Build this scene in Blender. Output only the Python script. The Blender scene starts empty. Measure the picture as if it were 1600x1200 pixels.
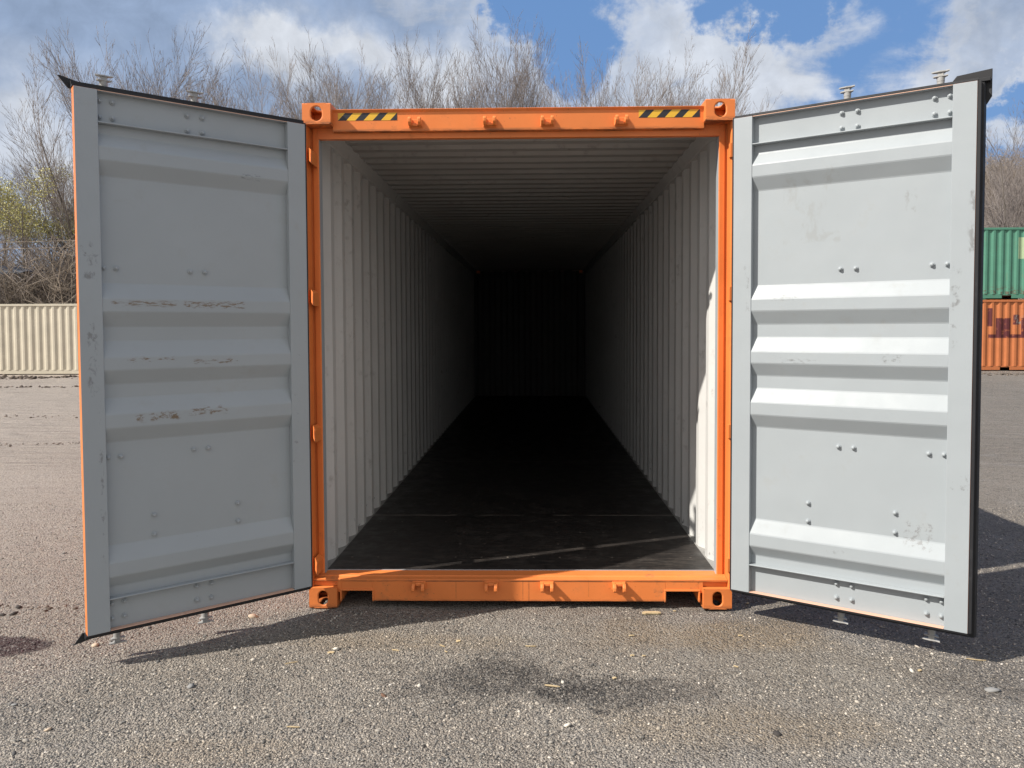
import bpy, math, random
import numpy as np
from mathutils import Vector, Matrix, noise

# ------------------------------------------------------------------ camera, sky, sun, exposure
scene = bpy.context.scene
COL = scene.collection

def camera():
    yaw, pit, rol = 0.0209517, -0.0387516, 0.00429363
    R = Matrix.Rotation(yaw, 3, 'Z') @ Matrix.Rotation(pit, 3, 'X') @ Matrix.Rotation(rol, 3, 'Y')
    r, f, u = R.col[0], R.col[1], R.col[2]
    cd = bpy.data.cameras.new('camera'); co = bpy.data.objects.new('camera', cd); COL.objects.link(co)
    m = Matrix(((r.x, u.x, -f.x, 0.0899566), (r.y, u.y, -f.y, -4.3929), (r.z, u.z, -f.z, 1.61955), (0, 0, 0, 1)))
    co.matrix_world = m
    cd.sensor_fit = 'HORIZONTAL'; cd.sensor_width = 36; cd.lens = 36 * 1206.142 / 1600
    cd.shift_x = -9.27 / 1600; cd.shift_y = -40.9 / 1600
    cd.clip_start = 0.05; cd.clip_end = 2000
    scene.camera = co
camera()

SUN_DIR = Vector((1, 0.41, -1.0)).normalized()      # direction the light travels
EL = math.asin(-SUN_DIR.z)
AZ = math.atan2(-SUN_DIR.x, -SUN_DIR.y)             # clockwise from +Y
sd = bpy.data.lights.new('sun', 'SUN'); sd.energy = 4.8; sd.angle = math.radians(0.53); sd.color = (1.0, 0.93, 0.84)
so = bpy.data.objects.new('sun', sd); COL.objects.link(so)
so.rotation_euler = SUN_DIR.to_track_quat('-Z', 'Y').to_euler(); so.location = (-20, -10, 30)

scene.view_settings.view_transform = 'Standard'; scene.view_settings.look = 'None'
scene.view_settings.exposure = 0.45; scene.view_settings.gamma = 1.0
scene.render.engine = 'CYCLES'
scene.cycles.max_bounces = 8; scene.cycles.diffuse_bounces = 2; scene.cycles.glossy_bounces = 3
scene.cycles.sample_clamp_indirect = 6.0

class NT:
    """small node-tree writer"""
    def __init__(s, tree): s.t = tree; s.n = tree.nodes; s.l = tree.links
    def node(s, typ, **kw):
        n = s.n.new(typ)
        for k, v in kw.items():
            if k.startswith('in_'):
                s.put(n, k[3:], v)
            else: setattr(n, k, v)
        return n
    def put(s, n, key, v):
        sock = n.inputs[int(key)] if key.isdigit() else n.inputs[key.replace('_', ' ')]
        if isinstance(v, bpy.types.NodeSocket): s.l.new(v, sock)
        elif isinstance(v, bpy.types.Node): s.l.new(v.outputs[0], sock)
        else:
            if sock.type == 'RGBA' and len(v) == 3: v = (*v, 1)
            sock.default_value = v
    def m(s, op, a, b=None, c=None, clamp=False):
        n = s.n.new('ShaderNodeMath'); n.operation = op; n.use_clamp = clamp
        for i, v in enumerate((a, b, c)):
            if v is not None: s.put(n, str(i), v)
        return n.outputs[0]
    def vm(s, op, a, b=None, out=0):
        n = s.n.new('ShaderNodeVectorMath'); n.operation = op
        for i, v in enumerate((a, b)):
            if v is not None: s.put(n, str(i), v)
        return n.outputs[out]
    def mix(s, f, a, b, mode='MIX'):
        n = s.n.new('ShaderNodeMix'); n.data_type = 'RGBA'; n.blend_type = mode
        s.put(n, '0', f)
        for i, v in ((6, a), (7, b)): s.put(n, str(i), v)
        return n.outputs[2]
    def ss(s, v, lo, hi, a=0.0, b=1.0):
        n = s.n.new('ShaderNodeMapRange'); n.interpolation_type = 'SMOOTHSTEP'
        s.put(n, '0', v); 
        for i, q in ((1, lo), (2, hi), (3, a), (4, b)): n.inputs[i].default_value = q
        return n.outputs[0]
    def lin(s, v, lo, hi, a=0.0, b=1.0):
        n = s.n.new('ShaderNodeMapRange'); s.put(n, '0', v)
        for i, q in ((1, lo), (2, hi), (3, a), (4, b)): n.inputs[i].default_value = q
        return n.outputs[0]
    def noise(s, vec, scale, detail=3, rough=0.55, dist=0.0):
        n = s.n.new('ShaderNodeTexNoise'); s.put(n, 'Vector', vec)
        n.inputs['Scale'].default_value = scale; n.inputs['Detail'].default_value = detail
        n.inputs['Roughness'].default_value = rough; n.inputs['Distortion'].default_value = dist
        return n.outputs[0]
    def ramp(s, v, stops):
        n = s.n.new('ShaderNodeValToRGB'); s.put(n, '0', v); e = n.color_ramp.elements
        while len(e) < len(stops): e.new(0.5)
        for q, (p, c) in zip(e, stops): q.position = p; q.color = (*c, 1)
        return n.outputs[0]

def world():
    w = bpy.data.worlds.new('World'); scene.world = w; w.use_nodes = True
    t = NT(w.node_tree); t.n.clear()
    sky = t.node('ShaderNodeTexSky', sky_type='NISHITA', sun_disc=False, sun_elevation=EL, sun_rotation=AZ % (2 * math.pi))
    sky.air_density = 1.0; sky.dust_density = 0.6; sky.ozone_density = 1.5
    d = t.node('ShaderNodeTexCoord').outputs['Generated']
    sep = t.node('ShaderNodeSeparateXYZ', in_0=d)
    x, y, z = sep.outputs
    zz = t.m('ADD', t.m('MAXIMUM', z, 0.0), 0.30)
    pv = t.node('ShaderNodeCombineXYZ', in_0=t.m('DIVIDE', x, zz), in_1=t.m('DIVIDE', y, zz), in_2=t.m('MULTIPLY', z, 2.0)).outputs[0]
    # the cloud sheet is turned so its streaks rise to the right
    mp = t.node('ShaderNodeMapping', in_Vector=pv); mp.inputs['Rotation'].default_value = (0, 0, math.radians(28)); mp.inputs['Scale'].default_value = (1.0, 1.5, 1); mp.inputs['Location'].default_value = (3.1, .7, 0)
    n1 = t.noise(mp.outputs[0], 2.6, 10, 0.60, 0.5)
    n2 = t.noise(d, 26.0, 6, 0.6, 0.5)
    def dirv(u, v):
        return Vector(((u - 834.) / 1206, 1.0, (512. - v) / 1206)).normalized()
    wn = t.node('ShaderNodeTexNoise', in_Vector=d, in_Scale=7.0, in_Detail=7.0, in_Roughness=0.62).outputs[1]
    wv = t.vm('SCALE', t.vm('SUBTRACT', wn, (0.5, 0.5, 0.5))); wv.node.inputs[3].default_value = 0.30
    wob = t.vm('ADD', d, wv)
    def blobs(lst):
        acc = None
        for (u, v, r, wt, asp) in lst:
            df = t.vm('MULTIPLY', t.vm('SUBTRACT', wob, tuple(dirv(u, v))), (1.0 / r, 1.0 / r, asp / r))
            g = t.ss(t.vm('LENGTH', df, None, 1), 1.0, 0.0, 0.0, wt)
            acc = g if acc is None else t.m('ADD', acc, g)
        return acc
    bias = blobs([(100, 40, .62, .55, 1.5), (-350, 100, .9, .4, 1), (420, 30, .42, .40, 1.5), (690, 125, .13, .44, 1.2), (560, 140, .17, .25, 1.3), (840, -10, .14, .34, 2.4),
                  (1050, 50, .11, .36, .8), (1000, 135, .17, .48, 1.2), (1240, 120, .13, .22, 1.0), (1330, 40, .13, .34, 1.8), (1190, 215, .17, .40, 1.4), (760, 150, .12, .3, 1.4), (1570, 30, .17, .60, 1.2), (1450, 135, .15, .42, 1.9), (1600, 235, .08, .4, 1.6), (1540, 10, .12, .3, 1.5), (1140, 110, .09, .3, 1.4),
                  (880, 70, .13, -.34, 1.3), (1150, 20, .10, -.42, 1.2), (1440, 60, .12, -.40, 1.0), (1330, 150, .08, -.25, 1.8), (1000, 200, .06, -.2, 1.5), (1590, 170, .10, -.4, 2.6), (1090, 165, .06, -.3, 1.4), (650, 175, .05, -.2, 1), (1250, 60, .05, -.2, 2), (1400, 200, .1, -.2, 1.5)])
    cv = t.m('ADD', t.m('MULTIPLY', t.m('SUBTRACT', n1, .54), 1.25), t.m('ADD', bias, t.m('MULTIPLY', t.m('SUBTRACT', n2, .5), .22)))
    cloud = t.ss(cv, 0.0, 0.42)
    thick = t.ss(cv, 0.18, 0.52)
    bright = blobs([(430, 70, .10, .9, 1.8), (520, 80, .12, .5, 1.2), (690, 125, .13, 1.0, 1.2), (560, 130, .14, .7, 1.4), (1040, 70, .2, .6, 1.0), (1200, 170, .25, .8, 1.3), (1430, 140, .2, .7, 1.6), (40, 200, .25, .45, 1.8), (80, 270, .2, .8, 2), (1590, 215, .15, .7, 2)])
    shade = t.m('MULTIPLY', thick, t.m('SUBTRACT', 1.0, t.m('MULTIPLY', bright, 0.9), clamp=True), clamp=True)
    det = t.m('ADD', t.lin(n2, 0.3, 0.7, -.12, .12), t.lin(n1, .3, .7, .88, 1.12))
    ccol = t.mix(shade, (6.3, 6.6, 7.1), (2.9, 3.75, 5.3))
    dn = t.node('ShaderNodeCombineXYZ', in_0=det, in_1=det, in_2=det).outputs[0]
    ccol = t.mix(1.0, ccol, dn, 'MULTIPLY')
    skyc = t.mix(0.75, sky.outputs[0], (1.45, 2.95, 6.0))
    c = t.mix(t.m('MULTIPLY', cloud, 0.94), skyc, ccol)
    # unseen half of the sky behind the view, brightened as added fill light
    back = t.ss(y, 0.15, -0.5, 0.0, 1.0)
    c = t.mix(t.m('MULTIPLY', back, 0.72), c, (8.6, 7.9, 6.9))
    bg = t.node('ShaderNodeBackground', in_Color=c, in_Strength=0.08)
    t.l.new(bg.outputs[0], t.node('ShaderNodeOutputWorld').inputs[0])
world()

# ------------------------------------------------------------------ materials
def mat(name):
    m = bpy.data.materials.new(name); m.use_nodes = True
    t = NT(m.node_tree); t.n.clear()
    b = t.node('ShaderNodeBsdfPrincipled'); o = t.node('ShaderNodeOutputMaterial'); t.l.new(b.outputs[0], o.inputs[0])
    return m, t, b
def objco(t): return t.node('ShaderNodeTexCoord').outputs['Object']
def bump(t, b, h, strength, dist):
    n = t.node('ShaderNodeBump', in_Height=h); n.inputs['Strength'].default_value = strength; n.inputs['Distance'].default_value = dist
    t.l.new(n.outputs[0], b.inputs['Normal'])

def paint(name, col, dirt=(0.10, 0.08, 0.06), dirt_amt=0.25, rough=0.45, wave=0.0015, chips=None, var=0.12, spec=0.4):
    m, t, b = mat(name); c = objco(t)
    n = t.noise(c, 1.7, 5, 0.6); n2 = t.noise(c, 14, 5, 0.65)
    base = t.mix(t.lin(n, .3, .7), tuple(q * (1 - var) for q in col), tuple(min(1, q * (1 + var * .6)) for q in col))
    dm = t.m('MULTIPLY', t.ss(n2, .52, .74), t.ss(n, .42, .68))
    base = t.mix(t.m('MULTIPLY', dm, dirt_amt), base, dirt)
    if chips:
        n3 = t.noise(c, 60, 4, 0.7); cm = t.m('MULTIPLY', t.ss(n3, .64, .68), t.ss(n2, .5, .6))
        base = t.mix(cm, base, chips)
    t.l.new(base, b.inputs['Base Color'])
    t.l.new(t.lin(n2, .3, .7, rough - .07, rough + .12), b.inputs['Roughness'])
    b.inputs['Specular IOR Level'].default_value = spec
    h = t.m('ADD', t.m('MULTIPLY', t.noise(c, 2.4, 2, .5), 1.0), t.m('MULTIPLY', t.noise(c, 160, 2, .5), 0.02))
    bump(t, b, h, 0.6, wave * 10)
    return m

ORANGE = (0.77, 0.222, 0.056)
M = {}
M['orange'] = paint('orange_paint', ORANGE, dirt=(.16, .07, .03), dirt_amt=.35, rough=.42, chips=(.20, .08, .04), wave=.0006)
M['orange_worn'] = paint('worn_orange_paint', ORANGE, dirt=(.24, .13, .06), dirt_amt=.75, rough=.5, chips=(.13, .06, .035), wave=.0008)
M['grey'] = paint('grey_white_paint', (.345, .382, .405), dirt=(.28, .26, .22), dirt_amt=.22, rough=.42, wave=.0012, var=.04)
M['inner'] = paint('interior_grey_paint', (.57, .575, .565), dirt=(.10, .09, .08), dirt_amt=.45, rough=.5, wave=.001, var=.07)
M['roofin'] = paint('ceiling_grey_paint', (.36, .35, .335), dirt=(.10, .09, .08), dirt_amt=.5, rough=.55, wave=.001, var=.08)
M['spray'] = paint('orange_overspray', (.66, .42, .31), dirt=(.4, .2, .12), dirt_amt=.4, rough=.5, wave=.0005)
M['rubber'] = paint('black_rubber', (.016, .017, .02), dirt=(.10, .10, .10), dirt_amt=.3, rough=.55, wave=.0005)
M['endshade'] = paint('painted_deep_shade', (.07, .07, .072), dirt=(.05, .04, .03), rough=.6, wave=.001)  # deep shade of the far end, put into the colour
M['zinc'] = paint('galvanised_steel', (.36, .36, .35), dirt=(.10, .08, .06), dirt_amt=.5, rough=.5, wave=.0005)
M['rail'] = paint('brown_primer_rail', (.17, .05, .022), dirt=(.05, .03, .02), dirt_amt=.4, rough=.6, wave=.0005)

def lastpaint(m): 
    t = NT(m.node_tree); b = [n for n in t.n if n.bl_idname == 'ShaderNodeBsdfPrincipled'][0]
    return t, b, b.inputs['Base Color'].links[0].from_socket
def window(t, X, Z, x0, x1, z0, z1, s=0.01):
    a = t.m('MULTIPLY', t.ss(X, x0 - s, x0 + s), t.ss(X, x1 - s, x1 + s, 1, 0))
    b = t.m('MULTIPLY', t.ss(Z, z0 - s, z0 + s), t.ss(Z, z1 - s, z1 + s, 1, 0))
    return t.m('MULTIPLY', a, b)

def marked(name, base, marks, wipe=()):
    """grey door paint with its own scuffs: marks = (u0,u1,z0,z1,colour,threshold,scale,aspect)"""
    m = M[base].copy(); m.name = name
    t, b, col = lastpaint(m); c = objco(t)
    s = t.node('ShaderNodeSeparateXYZ', in_0=c); X, Z = s.outputs[0], s.outputs[2]
    for (x0, x1, z0, z1, cc, th, sc, asp) in marks:
        mp = t.node('ShaderNodeMapping', in_Vector=c); mp.inputs['Scale'].default_value = (1, 1, asp)
        mp.inputs['Location'].default_value = (x0 * 7.3, z0 * 3.1, 0)
        n = t.noise(mp.outputs[0], sc, 6, .7, .4)
        w = window(t, X, Z, x0, x1, z0, z1, .012)
        k = t.m('MULTIPLY', t.ss(t.m('ADD', n, t.m('MULTIPLY', w, .10)), th, th + .13), w)
        col = t.mix(t.m('MULTIPLY', k, .9 if cc == RUST else .65), col, cc)
    t.l.new(col, b.inputs['Base Color'])
    return m

RUST = (.21, .125, .055); SM = (.15, .15, .15)
RUST = (.165, .105, .05)
M['grey_left'] = marked('grey_paint_rusty', 'grey', [
    (-.99, -.69, 1.580, 1.605, RUST, .53, 24, 6), (-.66, -.35, 1.572, 1.61, RUST, .56, 24, 4),
    (-.93, -.70, 1.305, 1.33, RUST, .60, 26, 4), (-.62, -.38, 1.285, 1.31, RUST, .58, 30, 5),
    (-.90, -.69, 1.01, 1.05, RUST, .55, 28, 1.6), (-.65, -.45, 1.02, 1.065, RUST, .59, 24, 3),
    (-.36, -.25, 2.26, 2.29, (.05, .05, .05), .58, 30, 6), (-.8, -.2, .30, .45, SM, .74, 50, 1)])
M['stile_left'] = marked('grey_paint_scuffed', 'grey', [
    (-1.12, -1.045, 1.70, 1.88, SM, .60, 30, .8), (-1.10, -1.045, 1.0, 1.5, SM, .61, 26, .6), (-1.06, -1.04, .3, .9, SM, .60, 40, .5),
    (-.1, 0, .6, 1.6, SM, .70, 40, .8)])
M['grey_right'] = marked('grey_paint_smudged', 'grey', [
    (.86, .99, .36, .50, (.20, .20, .20), .59, 34, 1.1), (.83, .90, 2.02, 2.14, (.26, .275, .28), .59, 30, .5), (.25, .55, 1.9, 2.3, (.30, .32, .325), .60, 9, .7),
    (.25, .45, 1.27, 1.30, SM, .60, 30, 4), (.75, .85, 1.28, 1.33, SM, .60, 36, 2), (.2, .35, 1.6, 1.64, SM, .62, 36, 3),
    (.5, .6, .29, .31, SM, .6, 30, 1)])
M['stile_right'] = marked('grey_paint_worn', 'grey', [
    (1.05, 1.09, 1.35, 1.75, SM, .61, 26, .7), (1.12, 1.155, 1.8, 2.1, SM, .57, 26, .4), (1.06, 1.15, .68, .76, SM, .62, 40, 1), (0.06, .1, 1.5, 1.8, SM, .64, 40, .5)])

def mat_tape():
    m, t, b = mat('hazard_tape'); s = t.node('ShaderNodeSeparateXYZ', in_0=objco(t))
    v = t.m('DIVIDE', t.m('SUBTRACT', s.outputs[0], t.m('MULTIPLY', s.outputs[2], 0.95)), 0.1)
    f = t.m('FRACT', t.m('ADD', v, 10.0)); k = t.m('LESS_THAN', f, 0.476)
    wear = t.noise(objco(t), 70, 3)
    t.l.new(t.mix(k, t.mix(wear, (.80, .47, .035), (.70, .42, .04)), (.02, .022, .03)), b.inputs['Base Color'])
    b.inputs['Roughness'].default_value = .4
    return m
M['tape'] = mat_tape()

def mat_floor():
    m, t, b = mat('dark_plywood'); c = objco(t); s = t.node('ShaderNodeSeparateXYZ', in_0=c); X, Y = s.outputs[0], s.outputs[1]
    mp = t.node('ShaderNodeMapping', in_Vector=c); mp.inputs['Scale'].default_value = (.6, 9, 1)
    g = t.noise(mp.outputs[0], 6, 6, .65); g2 = t.noise(c, 9, 5, .6)
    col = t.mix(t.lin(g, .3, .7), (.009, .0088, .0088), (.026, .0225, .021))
    dust = t.m('MULTIPLY', t.ss(g2, .52, .72), .25)
    col = t.mix(dust, col, (.085, .075, .065))
    # pale scratches near the sill
    mp2 = t.node('ShaderNodeMapping', in_Vector=c); mp2.inputs['Scale'].default_value = (3, 30, 1)
    sc = t.ss(t.noise(mp2.outputs[0], 5, 4, .7), .70, .74)
    col = t.mix(t.m('MULTIPLY', sc, .5), col, (.20, .17, .14))
    # seams across the floor every 2.4 m, and one along its middle
    fy = t.m('ABSOLUTE', t.m('SUBTRACT', t.m('FRACT', t.m('DIVIDE', t.m('SUBTRACT', Y, .35), 2.4)), .5))
    seam = t.ss(fy, .0, .0035, 1, 0)
    seam = t.m('MULTIPLY', seam, t.ss(t.noise(c, 1.3, 2), .40, .46))
    col = t.mix(t.m('MULTIPLY', seam, .85), col, (.45, .40, .35))
    nearm = t.ss(Y, 1.5, .2); wear = t.noise(mp2.outputs[0], 3, 5, .75)
    col = t.mix(t.m('MULTIPLY', t.m('MULTIPLY', nearm, t.ss(wear, .48, .64)), .35), col, (.16, .135, .115))
    # screw heads in rows
    fx = t.m('ABSOLUTE', t.m('SUBTRACT', t.m('FRACT', t.m('DIVIDE', X, .165)), .5))
    fy2 = t.m('ABSOLUTE', t.m('SUBTRACT', t.m('FRACT', t.m('DIVIDE', Y, .30)), .5))
    dd = t.m('ADD', t.m('POWER', t.m('MULTIPLY', fx, .165), 2), t.m('POWER', t.m('MULTIPLY', fy2, .30), 2))
    scr = t.m('MULTIPLY', t.m('LESS_THAN', dd, .00005), t.ss(t.noise(c, 3.1, 1), .45, .55))
    col = t.mix(t.m('MULTIPLY', scr, .8), col, (.24, .21, .18))
    t.l.new(col, b.inputs['Base Color']); t.l.new(t.lin(g2, .3, .7, .34, .6), b.inputs['Roughness'])
    b.inputs['Specular IOR Level'].default_value = .35
    bump(t, b, g, .4, .002)
    return m
M['floor'] = mat_floor()

def ground_patches(t, X, Y, mid, col):
    """colour differences of the ground: loose dark gravel, tan dust, one dark purplish patch"""
    def patch(cx, cy, rx, ry, f, amt, col, e0, e1, w=.9):
        dx = t.m('DIVIDE', t.m('SUBTRACT', X, cx), rx); dy = t.m('DIVIDE', t.m('SUBTRACT', Y, cy), ry)
        r = t.m('SQRT', t.m('ADD', t.m('MULTIPLY', dx, dx), t.m('MULTIPLY', dy, dy)))
        r = t.m('ADD', r, t.m('MULTIPLY', t.m('SUBTRACT', mid, .5), w * 2))
        if w > 1.5: r = t.m('ADD', r, t.m('MULTIPLY', t.m('SUBTRACT', grit, .5), 3.4))
        f_ = t.ss(r, e0, e1, 1, 0)
        if w > 1.5: f_ = t.m('MULTIPLY', f_, t.ss(spk, .36, .58, .25, 1.0))
        return t.mix(t.m('MULTIPLY', f_, amt), col, t.mix(1.0, col, f, 'MULTIPLY'))
    D = (.30, .31, .34); grit = t.noise(t.node('ShaderNodeNewGeometry').outputs['Position'], 13, 6, .75, .8); spk = t.noise(t.node('ShaderNodeNewGeometry').outputs['Position'], 70, 3, .7)
    col = patch(.02, -.70, .16, .22, D, .6, col, .4, 1.1, 1.6)
    col = patch(-.08, -.90, .42, .17, D, .95, col, .35, 1.55, 1.9)
    col = patch(.46, -.99, .36, .13, D, .95, col, .35, 1.55, 1.9)
    col = patch(-2.1, -1.25, .7, .14, (.75, .77, .80), .35, col, .4, 1.2)
    col = patch(-1.3, -1.0, .4, .10, (.75, .77, .80), .3, col, .4, 1.2)
    col = patch(2.7, -.95, .9, .26, (.50, .50, .52), .8, col, .4, 1.3)
    col = patch(1.05, -.33, .85, .26, (1.10, .98, .82), .9, col, .4, 1.2)
    col = patch(1.0, -1.3, .7, .2, (1.02, .94, .82), .7, col, .3, 1.2)
    col = patch(-.6, -.45, .8, .14, (1.06, .98, .86), .7, col, .3, 1.2)
    col = patch(-1.2, -1.5, .5, .12, (1.12, 1.06, .98), .6, col, .3, 1.2)
    return patch(-2.86, -.54, .50, .165, (.20, .14, .17), 1.0, col, .80, 1.02, .22)
def mat_ground():
    m, t, b = mat('packed_gravel_ground')
    c = t.node('ShaderNodeNewGeometry').outputs['Position']; s = t.node('ShaderNodeSeparateXYZ', in_0=c); X, Y = s.outputs[0], s.outputs[1]
    big = t.noise(c, .22, 4, .55); mid = t.noise(c, 1.6, 5, .6); fine = t.noise(c, 55, 4, .7); fin2 = t.noise(c, 190, 3, .7)
    col = t.mix(t.lin(big, .35, .65), (.20, .178, .150), (.30, .268, .228))
    col = t.mix(t.m('MULTIPLY', t.ss(mid, .50, .66), .45), col, (.34, .325, .30)); pat = t.noise(c, 4.3, 5, .7)
    col = t.mix(t.m('MULTIPLY', t.ss(pat, .54, .66), .40), col, (.15, .132, .11))
    # the yard is paler and warmer to the left, darker to the right
    side = t.ss(X, -9.0, 1.5)
    col = t.mix(side, t.mix(t.lin(big, .35, .65), (.50, .43, .36), (.58, .505, .43)), col)
    col = t.mix(t.m('MULTIPLY', t.ss(X, 2.0, 9.0), .5), col, (.26, .232, .20))
    mpx = t.node('ShaderNodeMapping', in_Vector=c); mpx.inputs['Scale'].default_value = (.16, 1.3, 1)
    tr = t.noise(mpx.outputs[0], 1.4, 6, .65)
    far = t.ss(Y, 1.5, 7.0)
    col = t.mix(t.m('MULTIPLY', t.m('MULTIPLY', t.ss(tr, .56, .70), far), .40), col, (.24, .205, .17))
    ln = t.m('ABSOLUTE', t.m('SUBTRACT', tr, .5))
    col = t.mix(t.m('MULTIPLY', t.m('MULTIPLY', t.ss(ln, .014, .002), t.ss(big, .40, .52)), t.m('MULTIPLY', far, .55)), col, (.20, .17, .14))
    # tyre ruts of turned-up dark soil far to the left
    mpr = t.node('ShaderNodeMapping', in_Vector=c); mpr.inputs['Scale'].default_value = (.5, 2.6, 1)
    rut = t.noise(mpr.outputs[0], 1.7, 5, .7)
    col = t.mix(t.m('MULTIPLY', t.m('MULTIPLY', t.ss(rut, .60, .68), t.ss(Y, 8, 14)), .75), col, (.09, .072, .06))
    col = ground_patches(t, X, Y, mid, col)
    col = t.mix(t.lin(fine, .3, .7, 0, .30), col, t.mix(fin2, (.15, .135, .12), (.58, .53, .47)))
    vo = t.node('ShaderNodeTexVoronoi', in_Vector=c); vo.inputs['Scale'].default_value = 95
    vs = t.node('ShaderNodeSeparateColor', in_0=vo.outputs['Color']).outputs[0]
    near = t.ss(Y, 6, 1.0, 0, 1)
    col = t.mix(t.m('MULTIPLY', t.ss(vs, .80, .92), .55), col, (.34, .325, .30))
    col = t.mix(t.m('MULTIPLY', t.ss(vs, .22, .12), .55), col, (.055, .055, .058))
    col = t.mix(t.ss(fin2, .30, .70), t.mix(1, col, (.72, .72, .73), 'MULTIPLY'), t.mix(1, col, (1.22, 1.22, 1.22), 'MULTIPLY'))
    t.l.new(col, b.inputs['Base Color']); b.inputs['Roughness'].default_value = .92; b.inputs['Specular IOR Level'].default_value = .2
    h = t.m('ADD', t.m('MULTIPLY', vo.outputs['Distance'], -1.1), t.m('ADD', t.m('MULTIPLY', fine, 1.8), t.m('MULTIPLY', t.m('ADD', tr, t.m('MULTIPLY', t.m('MULTIPLY', rut, far), 3.0)), 4.5)))
    bump(t, b, h, 1.0, .015)
    return m
M['ground'] = mat_ground()

def mat_island(name, stops, rough=.85, noise_scale=0):
    m, t, b = mat(name); r = t.node('ShaderNodeNewGeometry').outputs['Random Per Island']
    col = t.ramp(r, stops)
    if noise_scale:
        n = t.noise(objco(t), noise_scale, 3, .6); col = t.mix(t.lin(n, .3, .7, 0, .5), col, t.mix(1, col, (.5, .5, .5), 'MULTIPLY'))
    t.l.new(col, b.inputs['Base Color']); b.inputs['Roughness'].default_value = rough; b.inputs['Specular IOR Level'].default_value = .25
    return m
def mat_stone():
    m = mat_island('gravel_stone', [(0, (.07, .07, .07)), (.18, (.14, .137, .13)), (.45, (.25, .235, .21)), (.7, (.36, .33, .285)), (.93, (.45, .40, .335)), (.985, (.52, .48, .42)), (1, (.66, .62, .56))])
    t = NT(m.node_tree); b = [q for q in t.n if q.bl_idname == 'ShaderNodeBsdfPrincipled'][0]; col = b.inputs['Base Color'].links[0].from_socket
    c = t.node('ShaderNodeNewGeometry').outputs['Position']; sp = t.node('ShaderNodeSeparateXYZ', in_0=c)
    t.l.new(ground_patches(t, sp.outputs[0], sp.outputs[1], t.noise(c, 1.6, 5, .6), col), b.inputs['Base Color'])
    return m
M['stone'] = mat_stone()
M['wood'] = mat_island('splintered_wood', [(0, (.48, .34, .17)), (.5, (.62, .50, .30)), (1, (.38, .24, .13))], .8, 60)
def mat_bark(name, a, b_):
    m, t, b = mat(name); n = t.noise(objco(t), 3.0, 4, .6)
    t.l.new(t.mix(t.lin(n, .3, .7), a, b_), b.inputs['Base Color']); b.inputs['Roughness'].default_value = .9; b.inputs['Specular IOR Level'].default_value = .1
    return m
M['bark'] = mat_bark('bare_bark', (.13, .115, .10), (.24, .215, .19))
M['twig'] = mat_bark('bare_twig', (.19, .165, .155), (.33, .295, .275))
M['brush'] = mat_bark('brush_twig', (.17, .145, .12), (.42, .36, .305))
M['leaf'] = mat_island('young_leaf', [(0, (.36, .34, .12)), (.5, (.46, .44, .18)), (1, (.56, .52, .24))], .6)
def mat_hill():
    m, t, b = mat('leaf_litter_hill'); c = t.node('ShaderNodeNewGeometry').outputs['Position']
    n = t.noise(c, .6, 6, .7); n2 = t.noise(c, 5, 5, .7)
    t.l.new(t.mix(n2, t.mix(t.lin(n, .3, .7), (.10, .08, .062), (.17, .14, .115)), (.07, .065, .045)), b.inputs['Base Color'])
    b.inputs['Roughness'].default_value = 1; bump(t, b, n2, 1, .5)
    return m
M['hill'] = mat_hill()

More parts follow.
